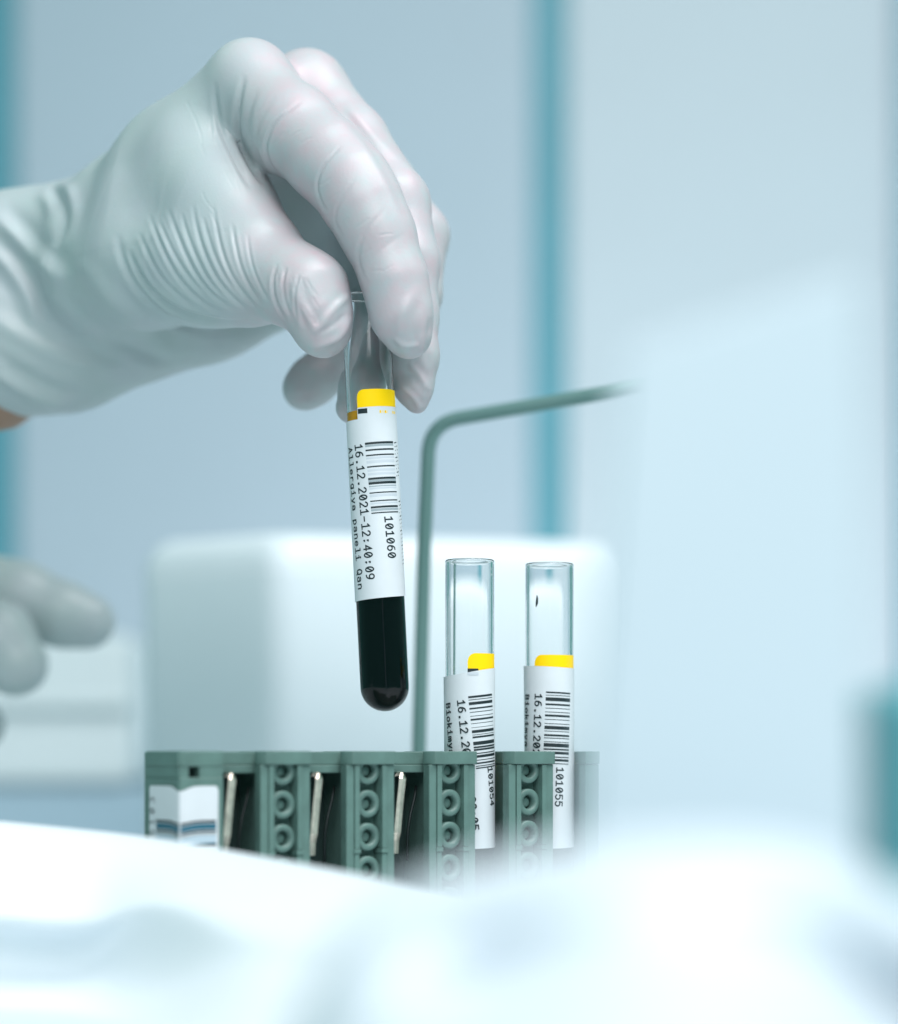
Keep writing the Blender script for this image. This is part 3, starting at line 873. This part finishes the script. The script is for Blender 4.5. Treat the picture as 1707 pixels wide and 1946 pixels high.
palm = []
palm += chain([(150, 455, 72, 84), (222, 421, 60, 90), (330, 305, 42, 84), (475, 160, 22, 76)])          # index metacarpal
palm += chain([(150, 480, 84, 84), (300, 380, 66, 88), (582, 174, 42, 72)])                              # middle metacarpal
palm += chain([(150, 540, 92, 84), (360, 430, 82, 80), (630, 262, 62, 66)])                              # ring metacarpal
palm += chain([(150, 610, 94, 84), (380, 520, 90, 78), (590, 385, 82, 62)])
palm += chain([(400, 470, 84, 70), (560, 430, 80, 62), (600, 300, 66, 56)])                              # little metacarpal
palm += chain([(160, 655, 84, 96), (270, 616, 80, 88), (400, 585, 76, 80), (520, 560, 76, 62)])          # heel of the palm
palm += chain([(190, 520, 58, 104), (290, 500, 38, 104), (400, 500, 20, 98), (470, 513, 10, 92)])        # ball of the thumb
palm += chain([(300, 395, 40, 96), (380, 360, 28, 76), (425, 400, 20, 66)])                              # web
palm += chain([(372, 290, 28, 62), (428, 395, 16, 60), (492, 470, 6, 56)])                               # web edge
palm += chain([(-260, 505, 108, 116), (40, 500, 84, 116), (130, 475, 78, 106)])                          # wrist, upper
palm += chain([(-260, 640, 108, 122), (30, 648, 86, 122), (120, 655, 84, 112)])                          # wrist, lower
index = chain([(475, 160, 22, 76), (560, 248, 8, 79), (625, 305, 0, 75), (668, 350, -5, 71), (695, 396, -7, 67), (722, 452, -8, 63), (750, 532, -9.5, 57), (764, 600, -9.5, 53), (778, 642, -9, 40)])
middle = chain([(585, 172, 42, 71), (668, 272, 32, 70), (748, 388, 20, 68), (772, 500, 14, 62), (776, 600, 11, 56), (781, 680, 8.5, 52), (787, 738, 8, 36), (793, 768, 8, 18)])
ring = chain([(640, 262, 62, 62), (725, 352, 56, 64), (792, 448, 48, 60), (782, 560, 40, 56), (735, 668, 26, 52), (690, 738, 16.5, 45), (668, 775, 15.5, 30)])
little = chain([(590, 385, 82, 60), (650, 450, 80, 58), (706, 530, 76, 56), (690, 610, 66, 52), (640, 684, 56, 48), (594, 725, 51, 45), (578, 739, 50, 41)])
thumb = chain([(400, 500, 20, 92), (480, 515, 9, 88), (555, 540, -2, 76), (588, 556, -6, 72), (608, 600, -8, 56), (614, 628, -8.2, 52)])
strokes = []
def st(pts, w=4.0, dep=.42, ymax=60, rid=.45): strokes.append((pts, w, dep, ymax, rid))
st([(243, 470), (256, 508), (278, 543), (312, 577), (352, 597), (410, 611), (470, 612)], 5.5, 1.1, 90, .3)
st([(222, 440), (233, 495), (260, 545), (300, 590), (350, 622), (420, 634)], 7, .6, 90, .35)
st([(264, 440), (278, 476), (300, 520), (328, 552), (368, 584)], 4.2, .34)
st([(283, 405), (299, 450), (320, 498), (347, 540), (388, 578), (425, 594)], 4.0, .42)
st([(302, 418), (314, 447), (333, 487), (360, 528), (396, 563)], 3.6, .26)
st([(318, 392), (334, 437), (356, 492), (385, 541), (418, 572), (450, 593)], 4.0, .42)
st([(345, 402), (353, 436), (372, 487), (396, 533), (428, 568)], 3.6, .30)
st([(366, 386), (374, 436), (390, 487), (416, 537), (453, 576), (470, 588)], 3.8, .40)
st([(386, 410), (393, 440), (406, 482), (424, 521), (446, 550)], 3.4, .24)
st([(404, 384), (412, 436), (424, 486), (443, 530), (474, 572), (492, 588)], 3.6, .36)
st([(440, 420), (447, 462), (456, 505), (474, 545), (500, 580)], 3.4, .32)
st([(470, 440), (474, 480), (482, 515), (500, 555), (512, 572)], 3.0, .2)
st([(528, 500), (518, 530), (520, 560), (530, 588), (545, 610)], 3.2, .42)
st([(545, 505), (537, 535), (540, 570), (552, 600)], 3.0, .28)
st([(570, 520), (562, 545), (560, 580), (566, 610)], 3.0, .3)
st([(408, 150), (411, 200), (417, 240), (436, 284), (462, 335), (480, 362)], 5, .42)
st([(466, 140), (451, 200), (450, 246), (461, 285), (490, 335), (505, 350)], 5.5, 1.0, 60, .25)
st([(492, 165), (472, 215), (470, 255), (486, 300), (500, 320)], 5, .25)
st([(525, 180), (492, 230), (484, 268), (491, 305), (515, 345)], 4.5, .22, 60, .2)
st([(575, 190), (525, 230), (507, 262), (504, 290), (516, 322), (552, 352)], 3.6, .5, 60, .3)
st([(650, 275), (612, 317), (601, 348), (605, 374), (622, 405)], 3.0, .5, 60, .15)
st([(678, 335), (643, 385), (635, 413), (640, 432), (655, 455)], 3.2, .18, 60, .2)
st([(735, 395), (695, 437), (680, 474), (682, 505), (700, 545)], 4.0, .2, 60, .2)
st([(775, 440), (728, 470), (704, 500), (700, 530)], 5, .1, 60, .1)
wr = random.Random(3)
for q in range(40):
    # short film creases across the index, the thumb and the back of the hand
    t = wr.random(); k = q % 3
    if k == 0: c, ang, l = (500 + 240 * t + wr.uniform(-30, 30), 190 + 330 * t + wr.uniform(-30, 20)), math.radians(-48 + 35 * t + wr.uniform(-16, 16)), wr.uniform(18, 46)
    elif k == 1: c, ang, l = (520 + 90 * t, 520 + 70 * t + wr.uniform(-30, 30)), math.radians(95 - 40 * t + wr.uniform(-20, 20)), wr.uniform(16, 40)
    else: c, ang, l = (380 + 60 * t + wr.uniform(-30, 40), 190 + 260 * t), math.radians(75 + wr.uniform(-20, 20)), wr.uniform(24, 60)
    dx, dy = math.cos(ang) * l / 2, math.sin(ang) * l / 2; b = wr.uniform(-.2, .2)
    st([(c[0] - dx, c[1] - dy), (c[0] - dy * b, c[1] + dx * b), (c[0] + dx, c[1] + dy)], wr.uniform(1.8, 2.8), wr.uniform(.04, .10), 40, .3)
# the glove stands off the thumb nail in flat, bright facets
st([(560, 530), (570, 575), (588, 605), (603, 640)], 8, -.5, 60, .25)
st([(596, 640), (615, 610), (645, 578), (665, 560)], 7, -.42, 60, .35)
st([(585, 665), (622, 654), (650, 640), (668, 600)], 7, -.55, 60, .35)
st([(590, 640), (622, 626), (645, 610), (662, 590)], 6, .35, 60, .2)
st([(556, 545), (562, 590), (575, 630)], 6, -.35, 60, .25)
# loose glove on the index tip
st([(800, 540), (766, 590), (757, 625), (765, 665), (790, 685)], 9, -.32, 60, .3)
st([(800, 570), (785, 610), (790, 660)], 9, .3, 60, .2)
st([(745, 640), (770, 660), (800, 655)], 5, -.3, 60, .3)
st([(775, 690), (800, 715), (815, 745)], 6, -.45, 60, .3)
st([(760, 735), (785, 752), (800, 780)], 5, -.4, 60, .3)
st([(820, 600), (812, 650), (816, 700)], 6, .3, 60, .3)
# pulled glove between the knuckles
st([(640, 205), (690, 250), (745, 340), (775, 420)], 8, .3, 60, .3)
st([(655, 190), (700, 250), (760, 300), (800, 345)], 8, -.2, 90, .4)
# folds of the cuff
st([(95, 350), (118, 385), (122, 425), (100, 470)], 12, 1.3, 150, .7)
st([(-20, 400), (35, 455), (80, 500), (120, 540)], 15, -1.6, 150, .5)
st([(-30, 460), (20, 510), (55, 565), (70, 620)], 14, -1.3, 150, .4)
st([(-30, 590), (50, 650), (140, 690), (240, 705)], 16, -1.0, 150, .4)
st([(-40, 650), (50, 715), (120, 745), (190, 750)], 14, 1.0, 150, .4)
st([(150, 490), (190, 555), (250, 610), (330, 655)], 14, -.6, 150, .5)
st([(120, 560), (190, 630), (280, 675), (330, 690)], 12, .6, 150, .5)
st([(-30, 695), (50, 748), (100, 765), (140, 775)], 10, -.9, 150, .4)
o1 = P(60, 560, 84)
h1 = empty('gloved_hand', o1)
tag(h1, 'hand in a white glove pinching the raised blood tube', 'hand')
groups = dict(palm=palm, palm_k=11.0, fingers=[(index, 5.0, 6.0), (middle, 2.5, 5.0), (ring, 2.5, 5.0), (little, 2.5, 5.0), (thumb, 4.0, 7.0)])
hand_mesh('glove', groups, .62, (-150, -26, 74), (10, 132, 204), strokes, M_glove, h1, o1)
V, F = tube_path([P(95, 660, 86) - o1, P(0, 706, 88) - o1, P(-200, 730, 105) - o1, P(-420, 760, 120) - o1], [14, 17.5, 20, 22], 40)
mesh_obj('wrist', V, F, M_skin, h1, True)

o2 = P(-150, 1230, 175)
h2 = empty('gloved_hand', o2)
tag(h2, 'white gloved fingers reaching in low at the left edge, out of focus', 'hand')
palm2 = chain([(-420, 1190, 190, 170), (-230, 1190, 180, 150)]) + chain([(-420, 1310, 190, 150), (-230, 1290, 180, 130)])
fa = chain([(-230, 1105, 178, 84), (-80, 1110, 172, 74), (40, 1138, 170, 68), (118, 1168, 168, 60), (166, 1181, 168, 53)])
fb = chain([(-230, 1200, 172, 80), (-90, 1200, 160, 72), (-5, 1215, 152, 68), (30, 1262, 150, 62)])
fc = chain([(-230, 1310, 172, 70), (-110, 1330, 160, 58), (-40, 1378, 156, 50)])
hand_mesh('glove', dict(palm=palm2, palm_k=10, fingers=[(fa, 4, 6), (fb, 4, 6), (fc, 4, 6)]), 1.0, (-240, 110, -45), (-90, 235, 110), None, M_glove, h2, o2)
